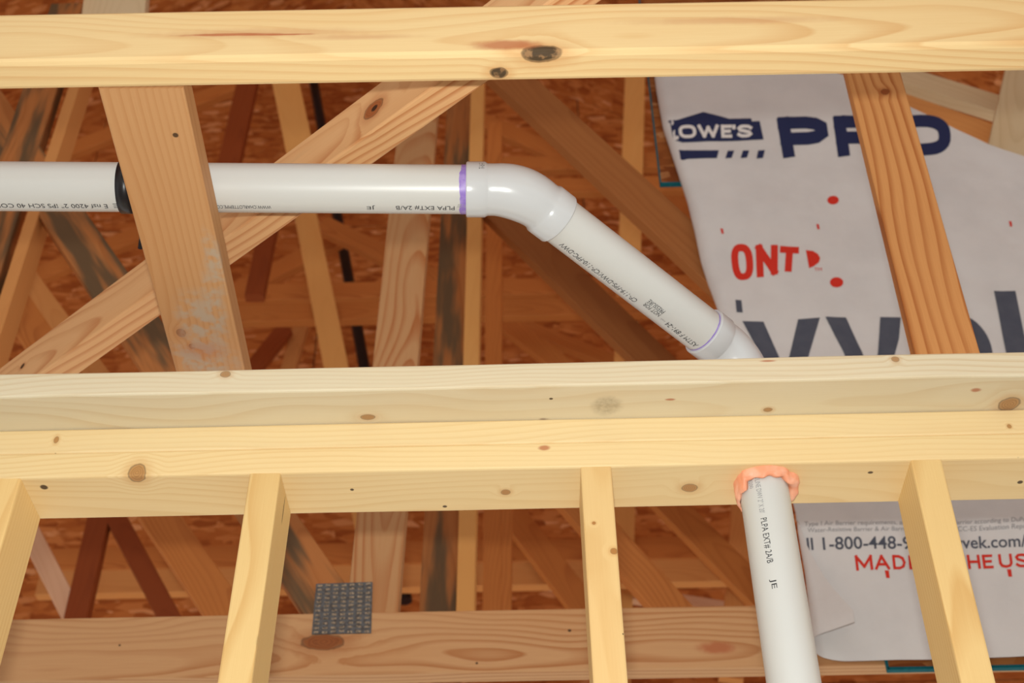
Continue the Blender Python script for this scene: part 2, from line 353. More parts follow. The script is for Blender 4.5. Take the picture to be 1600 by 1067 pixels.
tag(tc_, 'pale near truss chord with a black knot, running across the top of the picture', 'beam')

hb = [atZ(150, 141, 7.5), atZ(290, 138, 7.5), atZ(279, 575, 7.5), atZ(375, 573, 7.5)]
b0 = (hb[0]+hb[1])/2; b1 = (hb[2]+hb[3])/2; bd = (b1-b0).normalized()
b0 = b0 + bd*((q0.y + (b0.x-q0.x)*dd.y/dd.x + 0.02 - b0.y)/bd.y)
lb = board('lateral_brace', b0+Vector((0, 0, 0.75)), b1+bd*4+Vector((0, 0, 0.75)), 3.65, 1.5, (0, 0, -1), dict(light=(0.58, 0.315, 0.135), dark=(0.46, 0.205, 0.07), contrast=0.55, rings=170, cy=0.09, cz=0.05, tilt=0.003, warp=0.015), knots=[
    (274, 211, 0.14, 0.14, 'dot'), (283, 520, 0.28, 0.22, 'knot'), (300, 541, 0.2, 0.16, 'knot'), (335, 410, 2.6, 0.5, 'grey'), (310, 500, 2.4, 1.2, 'grey'), (335, 480, 3.0, 0.6, 'grey'), (320, 560, 2.0, 2.0, 'grey'), (318, 548, 0.8, 1.2, 'rust')])
tag(lb, 'orange-brown flat brace with scuffed grey end, crossing in front of the horizontal white pipe', 'board')

H = 11.75
e0, e1 = atZ(63, 583, H), atZ(682, 131, H); ed = (e1-e0).normalized(); en = ed.cross(Vector((0, 0, 1)))
if en.dot(CAMP-e0) < 0: en = -en
ec = Vector((0, 0, 1.75)) - en*0.75
db = board('diagonal_brace', e0-ed*14+ec, e1+ed*10+ec, 3.5, 1.5, en, dict(light=(0.70, 0.42, 0.20), dark=(0.46, 0.17, 0.055), contrast=0.95, rings=95, cy=0.01, cz=0.05, tilt=0.045, warp=0.05, stain=((0.16, 0.13, 0.085), 0.35, 0.6)), knots=[
    (583, 170, 0.62, 0.55, 'knot'), (585, 169, 0.2, 0.2, 'black'), (35, 572, 0.2, 0.17, 'black')])
tag(db, 'pine brace with bold grain and a round knot, rising from lower left behind the pipe', 'board')

pt0 = atY(1483, 548, 2.0); pt1 = atY(1369, 118, 2.0)
px_ = (pt1-pt0); sx_ = px_.x/px_.z
pbase = Vector((pt0.x - sx_*(pt0.z-3.0), 2.75, 3.0)); ptop = Vector((pt0.x + sx_*(62-pt0.z), 2.75, 62))
po = board('post', pbase, ptop, 3.3, 1.5, Vector((-0.16, -1, 0)).normalized(), dict(light=(0.62, 0.295, 0.10), dark=(0.36, 0.105, 0.022), contrast=1.0, rings=62, cy=0.11, cz=0.03, tilt=0.004, warp=0.035), knots=[(1383, 143, 0.28, 0.24, 'knot')])
tag(po, 'reddish striped-grain post standing on the top plate in front of the house wrap', 'post')

# ------------------------------------------------------------------ roof truss directly behind the wall
Y2 = 37.0
t2 = empty('roof_truss', (10, Y2, atY(600, 1054, Y2).z))
tag(t2, 'nearest roof truss behind the stud wall, wide grained bottom chord with square nail plate', 'roof truss', 'roof trusses')
za, zb = atY(600, 956, Y2).z, atY(600, 1053, Y2).z; CZ = (za+zb)/2; CH = za-zb
board('bottom_chord', (-75, Y2+0.75, CZ), (100, Y2+0.75, CZ), CH, 1.5, (0, -1, 0), dict(light=(0.57, 0.335, 0.16), dark=(0.38, 0.145, 0.045), contrast=1.0, rings=95, cy=0.012, cz=0.05, tilt=0.018, warp=0.07), t2, knots=[
    (505, 1003, 1.5, 0.65, 'knot'), (890, 985, 0.15, 0.12, 'dot'), (1120, 1012, 1.4, 0.5, 'red'), (745, 1036, 0.1, 0.1, 'dot'), (187, 1008, 0.1, 0.1, 'dot')])
web('web', (582, 950), (650, 215), Y2+0.05, m_syppale, t2, w=3.9, ext=(2, 14))
web('web', (497, 920), (95, 330), Y2+0.06, m_sypstainshade, t2, w=3.9, ext=(3, 22))
web('web', (-48, 480), (60, 145), Y2+0.04, m_sypstainshade, t2, w=3.7, ext=(22, 16))
web('web', (4, 480), (113, 143), Y2+0.03, m_syplight, t2, w=1.2, t=3.0, ext=(22, 16))  # light strip added for the lit side face of the stained web
web('web', (1018, 322), (822, 140), Y2+0.03, m_sypbrown, t2, w=3.9, ext=(14, 10))
web('web', (1612, 112), (1588, 227), Y2+0.01, m_greypale, t2, w=5.2, ext=(10, 26))
# nail plate on the joint
gp = [atY(x, y, Y2-0.06) for x, y in ((487, 991), (580, 989), (582, 909), (494, 912))]
def thick_poly(name, pts, thick, mat, parent):
    n = len(pts); vs_ = [p for p in pts] + [p+Vector((0, thick, 0)) for p in pts]
    c = sum(pts, Vector())/n
    fs = [tuple(range(n)), tuple(range(2*n-1, n-1, -1))] + [(i, i+n, (i+1) % n+n, (i+1) % n) for i in range(n)]
    me = mesh_of(name, [(v-c)*IN for v in vs_], fs)
    return link(name, me, mat, parent, Matrix.Translation(W(c)))
plate = thick_poly('nail_plate', gp, 0.05, m_steel, t2); plate['label'] = 'square galvanised nail plate with rows of slots'
vs_, fs_ = [], []
Rr = random.Random(4)
for i in range(7):
    for j in range(12):
        u = (i+0.5)/7; v = (j+0.5)/12 + Rr.uniform(-.01, .01); du, dv = 0.042, 0.02
        for a, b in ((-du, -dv), (du, -dv), (du, dv), (-du, dv)):
            uu, vv = u+a, v+b
            p = (gp[0]*(1-uu)+gp[1]*uu)*(1-vv) + (gp[3]*(1-uu)+gp[2]*uu)*vv
            vs_.append((p-gp[0]+Vector((0, -0.012, 0)))*IN)
        k = len(vs_); fs_.append((k-4, k-3, k-2, k-1))
so = link('tooth_slot', mesh_of('tooth_slot', vs_, fs_), m_slot, plate, Matrix.Translation(W(gp[0]))); so['kind'] = 'stuff'

# truss beyond it
Y3 = 61.0
t3 = empty('roof_truss', (10, Y3, 10))
tag(t3, 'middle roof truss, upright dark-stained web and slanting webs beyond the nail-plated truss', 'roof truss', 'roof trusses')
board('bottom_chord', (-75, Y3+0.75, CZ), (110, Y3+0.75, CZ), CH, 1.5, (0, -1, 0), m_syp, t3)
web('web', (684, 950), (716, 240), Y3, m_sypstainshade, t3, ext=(6, 20))
web('post_web', (727, 945), (746, 140), Y3-1.5, m_gold, t3, w=1.7, t=3.5, ext=(6, 8))
web('web', (1018, 556), (800, 345), Y3, m_sypbrown, t3, w=3.9, ext=(16, 6))
web('web', (1048, 945), (960, 848), Y3+0.02, m_syp, t3, w=3.3, ext=(6, 8))
web('web', (448, 136), (470, 240), Y3+0.03, m_gold, t3, w=3.5, ext=(8, 2))
web('web', (300, 880), (110, 600), Y3+0.04, m_syp, t3, w=3.6, ext=(14, 30))
web('web', (60, 470), (-30, 345), Y3+0.05, m_syplight, t3, w=3.5, ext=(20, 20))
Y4 = 85.0
t4 = empty('roof_truss', (10, Y4, 10))
tag(t4, 'farther roof truss, dark red leaning webs and orange posts seen behind the middle truss', 'roof truss', 'roof trusses')
board('bottom_chord', (-90, Y4+0.75, CZ), (120, Y4+0.75, CZ), CH, 1.5, (0, -1, 0), m_syp, t4)
web('post_web', (769, 950), (772, 330), Y4, m_syp, t4, w=2.2, t=3.5, ext=(6, 20))
web('post_web', (788, 950), (790, 800), Y4+0.05, m_syp, t4, w=1.5, t=3.5, ext=(6, 4))
web('web', (1164, 902), (1057, 795), Y4+0.02, m_syp, t4, ext=(14, 14))
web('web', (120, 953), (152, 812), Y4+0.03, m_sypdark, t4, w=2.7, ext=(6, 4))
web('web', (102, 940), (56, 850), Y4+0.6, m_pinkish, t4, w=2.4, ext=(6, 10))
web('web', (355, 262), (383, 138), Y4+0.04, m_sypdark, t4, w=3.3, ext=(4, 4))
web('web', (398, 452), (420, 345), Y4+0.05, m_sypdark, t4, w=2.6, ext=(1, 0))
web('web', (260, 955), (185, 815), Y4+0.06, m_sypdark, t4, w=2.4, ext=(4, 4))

# gable framing far behind
Y5 = 106.0
gf = empty('gable_frame', (10, Y5, 8))
tag(gf, 'distant gable framing of paired horizontal girts, a light upright post and sloping rafters', 'wall frame')
def hor(ya, yb, x0, x1, mat, Y=Y5, w=3.5):
    a, b = atY(x0, ya, Y), atY(x1, yb, Y); z = (a.z+b.z)/2
    board('girt', (a.x, Y+0.75, z), (b.x, Y+0.75, z), w, 1.5, (0, -1, 0), mat, gf)
hor(452, 445, 300, 1200, m_syp); hor(486, 476, 300, 1200, m_syp, Y5-6)
hor(254, 250, 700, 1200, m_syp); hor(290, 285, 700, 1200, m_syp, Y5-6)
hor(868, 858, 60, 1200, m_syp); hor(906, 893, 60, 1200, m_syplight, Y5-6)
web('post', (968, 900), (992, 130), Y5-2.2, m_gold, gf, w=3.6, ext=(20, 20))
web('post', (1150, 950), (1160, 800), Y5-2.0, m_syplight, gf, w=3.0, ext=(10, 10))
web('brace', (525, 572), (477, 333), Y5-8, m_gold, gf, ext=(40, 4))
web('rafter', (88, 240), (364, 132), Y5+4, m_syp, gf, w=3.5, ext=(60, 40))
web('rafter', (130, 398), (500, 250), Y5+6, m_syp, gf, ext=(10, 10))
web('rafter', (380, 448), (480, 395), Y5+8, m_syp, gf, ext=(4, 6))
web('rafter', (740, 180), (900, 250), Y5+4, m_syp, gf, ext=(60, 30))
web('rafter', (545, 368), (610, 400), Y5+4, m_syp, gf, ext=(6, 20))
web('brace', (912, 945), (800, 800), Y5-9, m_syp, gf, ext=(10, 20))
web('brace', (1110, 945), (860, 905), Y5+3, m_pinkish, gf, w=2.0, ext=(4, 0))
web('brace', (392, 575), (445, 510), Y5+3, m_sypdark, gf, w=2.6, ext=(10, 0))
web('brace', (450, 573), (470, 505), Y5+5, m_syplight, gf, w=2.2, ext=(10, 0))
web('brace', (940, 555), (800, 500), Y5+4, m_syp, gf, w=2.4, ext=(10, 0))
web('brace', (860, 555), (790, 500), Y5+2, m_syp, gf, w=3.2, ext=(14, 0))

# sloping boards and pale board up behind the wrap
rb = web('roof_board', (1565, 163), (1400, 112), 44, m_greypale, None, w=3.0, ext=(12, 30))
tag(rb, 'upper sloping pale brown board behind the top right edge of the house wrap', 'board')
rb = web('roof_board', (1560, 212), (1400, 156), 42, m_syplight, None, w=3.2, ext=(12, 30))
tag(rb, 'lower sloping brown board just above the right top edge of the house wrap', 'board')
wbd = web('light_board', (175, 40), (180, -10), 30, m_greypale, None, w=6.5, ext=(0, 24))
tag(wbd, 'cream board end peeking above the near truss chord at upper left', 'board')

# ------------------------------------------------------------------ tubes
def tube(name, pts, rad, mat, parent=None, seg=40, smooth=True, caps=True):
    pts = [Vector(p) for p in pts]; rings = []
    c0 = pts[0]
    t = (pts[1]-pts[0]).normalized(); a = t.orthogonal().normalized()
    vs_, fs_ = [], []
    for i, p in enumerate(pts):
        t = (pts[min(i+1, len(pts)-1)]-pts[max(i-1, 0)]).normalized()
        a = (a - t*a.dot(t)).normalized(); b = t.cross(a); r = rad[i] if isinstance(rad, (list, tuple)) else rad
        for k in range(seg):
            g = 2*math.pi*k/seg; vs_.append((p + (a*math.cos(g)+b*math.sin(g))*r - c0)*IN)
    for i in range(len(pts)-1):
        for k in range(seg):
            k2 = (k+1) % seg; fs_.append((i*seg+k, i*seg+k2, (i+1)*seg+k2, (i+1)*seg+k))
    if caps:
        fs_.append(tuple(range(seg-1, -1, -1))); m = (len(pts)-1)*seg; fs_.append(tuple(range(m, m+seg)))
    me = mesh_of(name, vs_, fs_, smooth)
    if smooth:
        try: me.set_sharp_from_angle(angle=math.radians(38))
        except Exception: pass
    return link(name, me, mat, parent, Matrix.Translation(W(c0)))

bl = tube('black_tube', [atY(478, 60, 120), atY(634, 940, 120)+Vector((0, 0, 0))], 0.95, m_black, seg=20)  # thin dark tube along the black slanting line
tag(bl, 'thin black tube leaning far back behind the roof trusses', 'pipe')

# ------------------------------------------------------------------ white drain pipe
R0 = 1.2
ZP = 10.25
A0 = atZ(0, 291, ZP); B2 = atZ(813, 296.5, ZP); hd = (B2-A0).normalized()
B1 = Vector((HOLE.x, HOLE.y, 7.95)); ddg = (B1-B2).normalized(); dn = Vector((0, 0, -1))
drain = empty('drain_pipe', (HOLE.x, HOLE.y, -ZF))
tag(drain, 'white plastic drain pipe, horizontal run, angled elbow, then down through the top plate', 'pipe')
def arc(P, d0, d1, R, n=14):
    """fillet of radius R at corner P between directions d0 and d1"""
    ang = d0.angle(d1); L = R*math.tan(ang/2); s = P-d0*L; ax = d0.cross(d1).normalized(); c = s + ax.cross(d0)*R
    out = [c + Matrix.Rotation(ang*i/n, 3, ax) @ (s-c) for i in range(n+1)]
    return out, L
arcE, LE = arc(B2, hd, ddg, 3.4); arcS, LS = arc(B1, ddg, dn, 2.3)
HB, HL = 1.355, 1.02
# hub positions
h1 = B2-hd*(LE+HL+0.35); h2 = B2+ddg*(LE+HL+0.25)
s1 = B1-ddg*(LS+HL+0.1); s2 = B1+dn*(LS+HL)
hp = tube('pipe_run', [A0-hd*30, h1+hd*0.9], R0, m_pvc, drain)
dp = tube('pipe_offset', [h2-ddg*0.9, s1+ddg*0.9], R0, m_pvc, drain)
vp = tube('pipe_riser', [s2-dn*0.9, Vector((HOLE.x, HOLE.y, -ZF+0.02))], R0, m_pvc, drain)
def fitting(name, h_in, d_in, bend, d_out, h_out, body=1.27):
    pts, rad = [], []
    def ad(p, r): pts.append(p); rad.append(r)
    ad(h_in, R0-0.02); ad(h_in+d_in*0.002, HB-0.04); ad(h_in+d_in*0.05, HB); ad(h_in+d_in*(HL-0.12), HB); ad(h_in+d_in*(HL), body+0.01); ad(h_in+d_in*(HL+0.06), body)
    for i_, p in enumerate(bend): ad(p, body+0.07*math.sin(math.pi*i_/(len(bend)-1)))
    e = h_out-d_out*HL
    ad(e-d_out*0.06, body); ad(e, body+0.02); ad(e+d_out*0.1, HB); ad(h_out-d_out*0.05, HB); ad(h_out-d_out*0.002, HB-0.04); ad(h_out, R0-0.02)
    return tube(name, pts, rad, m_pvcfit, drain, seg=56, caps=False)
el = fitting('elbow', h1, hd, arcE, ddg, h2); el['label'] = 'glossy white angled elbow fitting'
el2 = fitting('sweep_elbow', s1, ddg, arcS, dn, s2)
# moulding marks on the elbow
def cyl_frame(p, d):
    n = (CAMP-p); n = (n - d*n.dot(d)).normalized(); return n, d.cross(n)
def band(name, p, d, w0, w1, r, mat, parent, rag=0.0, seed=1, seg=64):
    n, b = cyl_frame(p, d); R = random.Random(seed); vs_, fs_ = [], []
    for k in range(seg):
        g = 2*math.pi*k/seg; rv = n*math.cos(g)+b*math.sin(g)
        j = rag*(noise.noise(Vector((math.cos(g)*1.7, math.sin(g)*1.7, seed))) + 0.5*noise.noise(Vector((math.cos(g)*5, math.sin(g)*5, seed))))
        vs_.append((d*(w0+j)+rv*r)*IN); vs_.append((d*w1+rv*r)*IN)
    fs_ = [(2*k, 2*k+1, (2*k+3) % (2*seg), (2*k+2) % (2*seg)) for k in range(seg)]
    return link(name, mesh_of(name, vs_, fs_, True), mat, parent, Matrix.Translation(W(p)))
o = band('primer_ring', h1, hd, -0.30, 0.02, R0+0.008, m_purple, hp, 0.12, 3); o['label'] = 'smeared purple primer ring'
o = band('primer_ring', s1, ddg, -0.07, 0.02, R0+0.012, m_purple, dp, 0.03, 5); o['label'] = 'thin purple primer ring'

# ------------------------------------------------------------------ lettering
def text_mesh(s, bold=0.0, lines=1.0, spacing=1.0):
    cu = bpy.data.curves.new('t', 'FONT'); cu.body = s; cu.offset = bold; cu.resolution_u = 3; cu.space_line = lines; cu.space_character = spacing
    ob = bpy.data.objects.new('t', cu); COL.objects.link(ob)
    dg = bpy.context.evaluated_depsgraph_get(); me = bpy.data.meshes.new_from_object(ob.evaluated_get(dg))
    bpy.data.objects.remove(ob); bpy.data.curves.remove(cu)
    xs = [v.co.x for v in me.vertices]; ys = [v.co.y for v in me.vertices]
    return me, min(xs), max(xs), min(ys), max(ys)
def pipe_text(s, p_start, p_end, d, phi, h, mat, parent, r=R0+0.008, lines=1.0, bold=0.0):
    """lettering wrapped on a pipe, from p_start to p_end along the axis (reading direction), phi = angle from the side facing the room, h = height in inches"""
    me, x0, x1, y0, y1 = text_mesh(s, bold, lines)
    n, b = cyl_frame(p_start, d); L = (p_end-p_start).dot(d); sg = 1 if L > 0 else -1
    up = -1 if sg > 0 else 1
    for v in me.vertices:
        t = (v.co.x-x0)/(x1-x0)*L; yy = (v.co.y-(y0+y1)/2)/(y1-y0)*h
        g = phi + READ*sg*yy/r
        v.co = (d*t + (n*math.cos(g)+b*math.sin(g))*r)*IN
    return link('printed_lettering', me, mat, parent, Matrix.Translation(W(p_start)))
READ = -1
def on_axis(x, y, P, d):
    """point of the axis P,d nearest to the sight line through pixel x,y"""
    r = ray(x, y).normalized(); w = P-CAMP; a = d.dot(r); t = (a*r.dot(w)-d.dot(w))/(1-a*a)
    return P+d*t
def ptx(s, a, b, P, d, phi, h, mat, parent, **kw):
    return pipe_text(s, on_axis(*a, P, d), on_axis(*b, P, d), d, phi, h, mat, parent, **kw)
PH = 0.84
ptx('PLPA EXT# 2A/B', (711, 297), (620, 296), A0, hd, PH, 0.32, m_ink, hp)
ptx('JE', (588, 296), (575, 296), A0, hd, PH, 0.31, m_ink, hp)
ptx("2\" X 20'", (737, 297), (715, 297), A0, hd, PH-0.12, 0.22, m_inkgrey, hp)
ptx('WWW.CHARLOTTEPIPE.COM', (427, 294), (338, 294), A0, hd, PH+0.02, 0.24, m_ink, hp)
ptx('CHARLOTTE PIPE', (337, 294), (183, 292), A0, hd, PH, 0.3, m_ink, hp)
ptx('E nsf 4200 2" IPS SCH 40 COEX', (174, 292), (-8, 291), A0, hd, PH+0.04, 0.32, m_ink, hp)
ptx('ASTM F 891-24', (1097, 510), (1050, 474), B2, ddg, PH-0.06, 0.34, m_ink, dp)
ptx('nsf.', (1047, 472), (1040, 467), B2, ddg, PH-0.08, 0.12, m_inkgrey, dp)
ptx('NOT FOR\nPRESSURE', (1037, 464), (1012, 446), B2, ddg, PH-0.3, 0.56, m_ink, dp, lines=0.8)
ptx('CP-119-FPS-DWV/CP-110-FPC-DWV', (1004, 440), (887, 351), B2, ddg, PH, 0.34, m_ink, dp)
ptx('PLPA EXT# 2A/B', (1200, 830), (1209, 900), HOLE, dn, 0.2, 0.33, m_ink, vp)
ptx('JE', (1212, 925), (1214, 940), HOLE, dn, 0.2, 0.33, m_ink, vp)
ptx('RIE', (1192, 740), (1193, 757), HOLE, dn, 0.34, 0.3, m_ink, vp)
ptx("S/LINE DWV 2\" X 20'", (1194, 765), (1199, 822), HOLE, dn, 0.2, 0.26, m_inkgrey, vp)
ptx('4200', (1194, 766), (1195, 780), HOLE, dn, 0.5, 0.2, m_inkgrey, vp)
# stamp on the elbow hub
n_, b_ = cyl_frame(h1, hd)
pipe_text('2 HXH', h1+hd*0.62, h1+hd*0.62+hd*0.26, hd, -1.02, 0.55, m_ink, el, r=HB+0.006)

# ------------------------------------------------------------------ strap, foam
sp0 = on_axis(199, 292, A0, hd)
st = empty('pipe_strap', sp0); tag(st, 'black strap looped round the horizontal white pipe beside the brace', 'strap')
vs_, fs_ = [], []
n, b = cyl_frame(sp0, hd); seg = 48
for k in range(seg):
    g = 2*math.pi*k/seg; rv = n*math.cos(g)+b*math.sin(g)
    for (w_, r_) in ((-0.28, R0+0.005), (0.42, R0+0.005), (0.42, R0+0.09), (-0.28, R0+0.09)): vs_.append((hd*w_+rv*r_)*IN)
for k in range(seg):
    q = ((k+1) % seg)*4; p = k*4
    for i in range(4): fs_.append((p+i, p+(i+1) % 4, q+(i+1) % 4, q+i))
link('strap_loop', mesh_of('strap_loop', vs_, fs_, True), m_black, st, Matrix.Translation(W(sp0)))
ta = sp0 + hd*0.5 + Vector((0, 0, R0)); 
tail = [sp0+hd*0.35+Vector((0, 1.1, -0.4)), atZ(222, 372, 8.8), atZ(219, 388, 8.6)]
tube('strap_tail', tail, [0.12, 0.14, 0.12], m_black, st, seg=8)

fm_v, fm_f = [], []; SU, SV = 72, 22
for i in range(SU):
    g = 2*math.pi*i/SU; rv = Vector((math.cos(g), math.sin(g), 0))
    lump = 0.5+0.5*noise.noise(Vector((math.cos(g)*2.2, math.sin(g)*2.2, 3.1)))
    wdt = 0.30+0.34*lump; dpt = 0.26+0.42*(0.5+0.5*noise.noise(Vector((math.cos(g)*2.6, math.sin(g)*2.6, 8.0))))
    if math.cos(g) < -0.75: dpt += 0.45; wdt -= 0.1
    if math.cos(g) > 0.8: wdt += 0.12
    for j in range(SV):
        a = math.pi*j/(SV-1)
        rr = 1.14 + wdt*(0.5-0.5*math.cos(a))*1.0; zz = -dpt*math.sin(a)**0.8
        k = 0.10*noise.noise(Vector((rv.x*rr*4.5, rv.y*rr*4.5, zz*4.5))) + 0.05*noise.noise(Vector((rv.x*rr*11, rv.y*rr*11, zz*11)))
        rr += k*math.sin(a); zz -= max(0, k)*math.sin(a)
        fm_v.append((rv*rr + Vector((0, 0, zz)))*IN)
for i in range(SU):
    for j in range(SV-1):
        i2 = (i+1) % SU; fm_f.append((i*SV+j, i*SV+j+1, i2*SV+j+1, i2*SV+j))
fo_ = link('foam_sealant', mesh_of('foam_sealant', fm_v, fm_f, True), m_foam, None, Matrix.Translation(W(HOLE)))
tag(fo_, 'lumpy orange expanding foam ring where the pipe enters the top plate', 'foam')

# ------------------------------------------------------------------ sheathing panels and house wrap
def osb_sheet(pxl, pyb, xr, zt, label, zb=None):
    YP = Y2-0.22
    a = atY(pxl, pyb, Y2-0.45); x0 = a.x; z0 = a.z
    s = slab('osb_panel', ((x0+xr)/2, YP, (z0+zt)/2), (1, 0, 0), (0, 0, 1), xr-x0, zt-z0, 0.44, m_osbpale)
    M = WM[s.name]
    slab('painted_edge', ((x0+xr)/2, YP-0.01, z0+0.09), (1, 0, 0), (0, 0, 1), xr-x0+0.04, 0.22, 0.47, m_teal, s)
    slab('painted_edge', (x0+0.02, YP-0.01, (z0+zt)/2), (1, 0, 0), (0, 0, 1), 0.12, zt-z0, 0.47, m_teal, s)
    return tag(s, label, 'board panel', 'strand board sheets behind the wrap')
zsp = atY(1032, 287, Y2-0.45).z
osb_sheet(1388, 1046, 86, zsp-0.2, 'strand board sheet with teal bottom edge under the lower hem of the wrap')
osb_sheet(1032, 287, atY(1320, 200, Y2).x, zsp+40, 'strand board sheet with teal edge peeking out left of the wrap near the top')

YW = Y2-2.1
def pw(x, y): p = atY(x, y, YW); return p.x, p.z
edge = [pw(*q) for q in ((1268, 1033), (1264, 985), (1256, 900), (1246, 830), (1244, 800))]
up = [pw(*q) for q in ((1180, 560), (1156, 530), (1128, 492), (1114, 445), (1097, 391), (1087, 345), (1075, 300), (1062, 262), (1050, 225), (1037, 183), (1027, 128), (1020, 80))]
EP = edge + up
ZB = pw(1400, 1031)[1]; ZT_L = pw(1024, 80)[1]
def edge_x(z):
    if z <= EP[0][1]: return EP[0][0]
    for (xa, za_), (xb, zb_) in zip(EP, EP[1:]):
        if z <= zb_: f = (z-za_)/(zb_-za_); return xa+(xb-xa)*f
    return EP[-1][0]
zf0 = pw(1245, 815)[1]; zu = pw(1180, 560)[1]
def curl(z):
    """radius, wrap angle (+ towards the room) and tail length of the free left edge at height z"""
    if z < zf0:
        f = min(1, (zf0-z)/(zf0-pw(1264, 990)[1])); return 0.12+0.9*f, 2.55, 0.1+2.5*f*f
    f = max(0, min(1, (z-zu)/(10.0))); return 0.12+1.05*f, -1.75, 0.02
def wrinkle(x, z):
    return 0.22*noise.noise(Vector((x*0.11, z*0.09, 1.0))) + 0.09*noise.noise(Vector((x*0.32+z*0.12, z*0.2, 5.0))) + 0.03*noise.noise(Vector((x*0.9, z*0.8, 9.0)))
def wrap_pt(x, z):
    """sheet point for flat coordinates x, z (x measured along the sheet)"""
    r, th, tl = curl(z); xc = edge_x(z) + r
    y = YW + wrinkle(x, z)
    if x >= xc: return Vector((x, y, z)), Vector((0, -1, 0))
    s = xc-x; sg = 1 if th > 0 else -1; a = min(s/r, abs(th))
    px_ = xc - r*math.sin(a); py_ = y - sg*r*(1-math.cos(a)); rest = max(0, s-r*abs(th))
    px_ -= rest*math.cos(a); py_ -= sg*rest*math.sin(a)
    return Vector((px_, py_, z)), Vector((-math.sin(a)*sg, -math.cos(a), 0))
def top_z(x):
    for (xa, za_), (xb, zb_) in zip(TP, TP[1:]):
        if x <= xb: f = max(0, (x-xa)/(xb-xa)); return za_+(zb_-za_)*f
    return TP[-1][1]
TP = [pw(*q) for q in ((1020, 85), (1200, 85), (1320, 118), (1425, 168), (1545, 226), (1600, 243), (1700, 262))]
XR = pw(1690, 800)[0] + 8
NV, NU = 150, 130
wv, wf = [], []
for j in range(NV+1):
    for i in range(NU+1):
        v = j/NV; u = i/NU
        z = ZB + (ZT_L-ZB)*v
        for _ in range(3):
            r, th, tl = curl(z); xs = edge_x(z)+r - (r*abs(th)+tl)
            uu = u; x = xs + (XR-xs)*(uu**1.35)
            zt = min(ZT_L, top_z(max(x, TP[0][0])))
            dx = x-(edge_x(ZB+3)-0.5); zbm = ZB + (0.9*min(1.15, max(0, 1-dx/3.0))**2 if dx < 3 else 0) + 0.35*max(0, (x-edge_x(ZB)-12)/14)
            z = zbm + (zt-zbm)*v
        p, nrm = wrap_pt(x, z); wv.append(p)
for j in range(NV):
    for i in range(NU):
        a = j*(NU+1)+i; wf.append((a, a+1, a+NU+2, a+NU+1))
WC = Vector((50, YW, ZB))
hw = link('house_wrap', mesh_of('house_wrap', [(p-WC)*IN for p in wv], wf, True), m_wrap, None, Matrix.Translation(W(WC)))
tag(hw, 'white house wrap sheet with printed lettering hanging behind the wall at right', 'house wrap')

def to_wrap(bm, name, mat, off=0.03, cuts=(10, 6)):
    """drape a flat figure given in photo-plane (x, z) onto the sheet"""
    xs = [v.co.x for v in bm.verts]; zs = [v.co.y for v in bm.verts]
    for k in range(1, cuts[0]):
        bmesh.ops.bisect_plane(bm, geom=bm.verts[:]+bm.edges[:]+bm.faces[:], plane_co=(min(xs)+(max(xs)-min(xs))*k/cuts[0], 0, 0), plane_no=(1, 0, 0))
    for k in range(1, cuts[1]):
        bmesh.ops.bisect_plane(bm, geom=bm.verts[:]+bm.edges[:]+bm.faces[:], plane_co=(0, min(zs)+(max(zs)-min(zs))*k/cuts[1], 0), plane_no=(0, 1, 0))
    for v in bm.verts:
        x, z = v.co.x, v.co.y
        r, th, tl = curl(z); lo = edge_x(z)+r-(r*abs(th)+tl)+0.03
        p, n = wrap_pt(max(x, lo), z); v.co = (p+n*(off+v.co.z)-WC)*IN
    me = bpy.data.meshes.new(name); bm.to_mesh(me); bm.free()
    return link(name, me, mat, hw, Matrix.Translation(W(WC)))
def wrap_text(s, TL, TR, BR, BL, mat, bold=0.0, off=0.03, spacing=1.0, cuts=(10, 4)):
    me, x0, x1, y0, y1 = text_mesh(s, bold, 1.0, spacing)
    c = [pw(*q) for q in (TL, TR, BR, BL)]
    bm = bmesh.new(); bm.from_mesh(me); bpy.data.meshes.remove(me)
    for v in bm.verts:
        u = (v.co.x-x0)/(x1-x0); w = (v.co.y-y0)/(y1-y0)
        t = [c[0][k]*(1-u)+c[1][k]*u for k in (0, 1)]; b = [c[3][k]*(1-u)+c[2][k]*u for k in (0, 1)]
        v.co = (b[0]*(1-w)+t[0]*w, b[1]*(1-w)+t[1]*w, 0)
    return to_wrap(bm, 'printed_lettering', mat, off, cuts)
def wrap_poly(polys, mat, off=0.03, name='printed_mark', cuts=(8, 4)):
    for k, P in enumerate(polys):
        bm = bmesh.new(); bm.faces.new([bm.verts.new((*pw(*q), 0)) for q in P])
        bmesh.ops.triangulate(bm, faces=bm.faces[:])
        to_wrap(bm, name, mat, off+0.005*k, cuts)
_bowl = [(0, 1), (.6, 1), (.85, .95), (1, .84), (1, .62), (.85, .5), (.6, .45), (0, .45)]
_o = [(.5+.5*math.copysign(abs(math.cos(a))**.75, math.cos(a)), .5+.5*math.copysign(abs(math.sin(a))**.75, math.sin(a))) for a in [2*math.pi*i/28 for i in range(29)]]
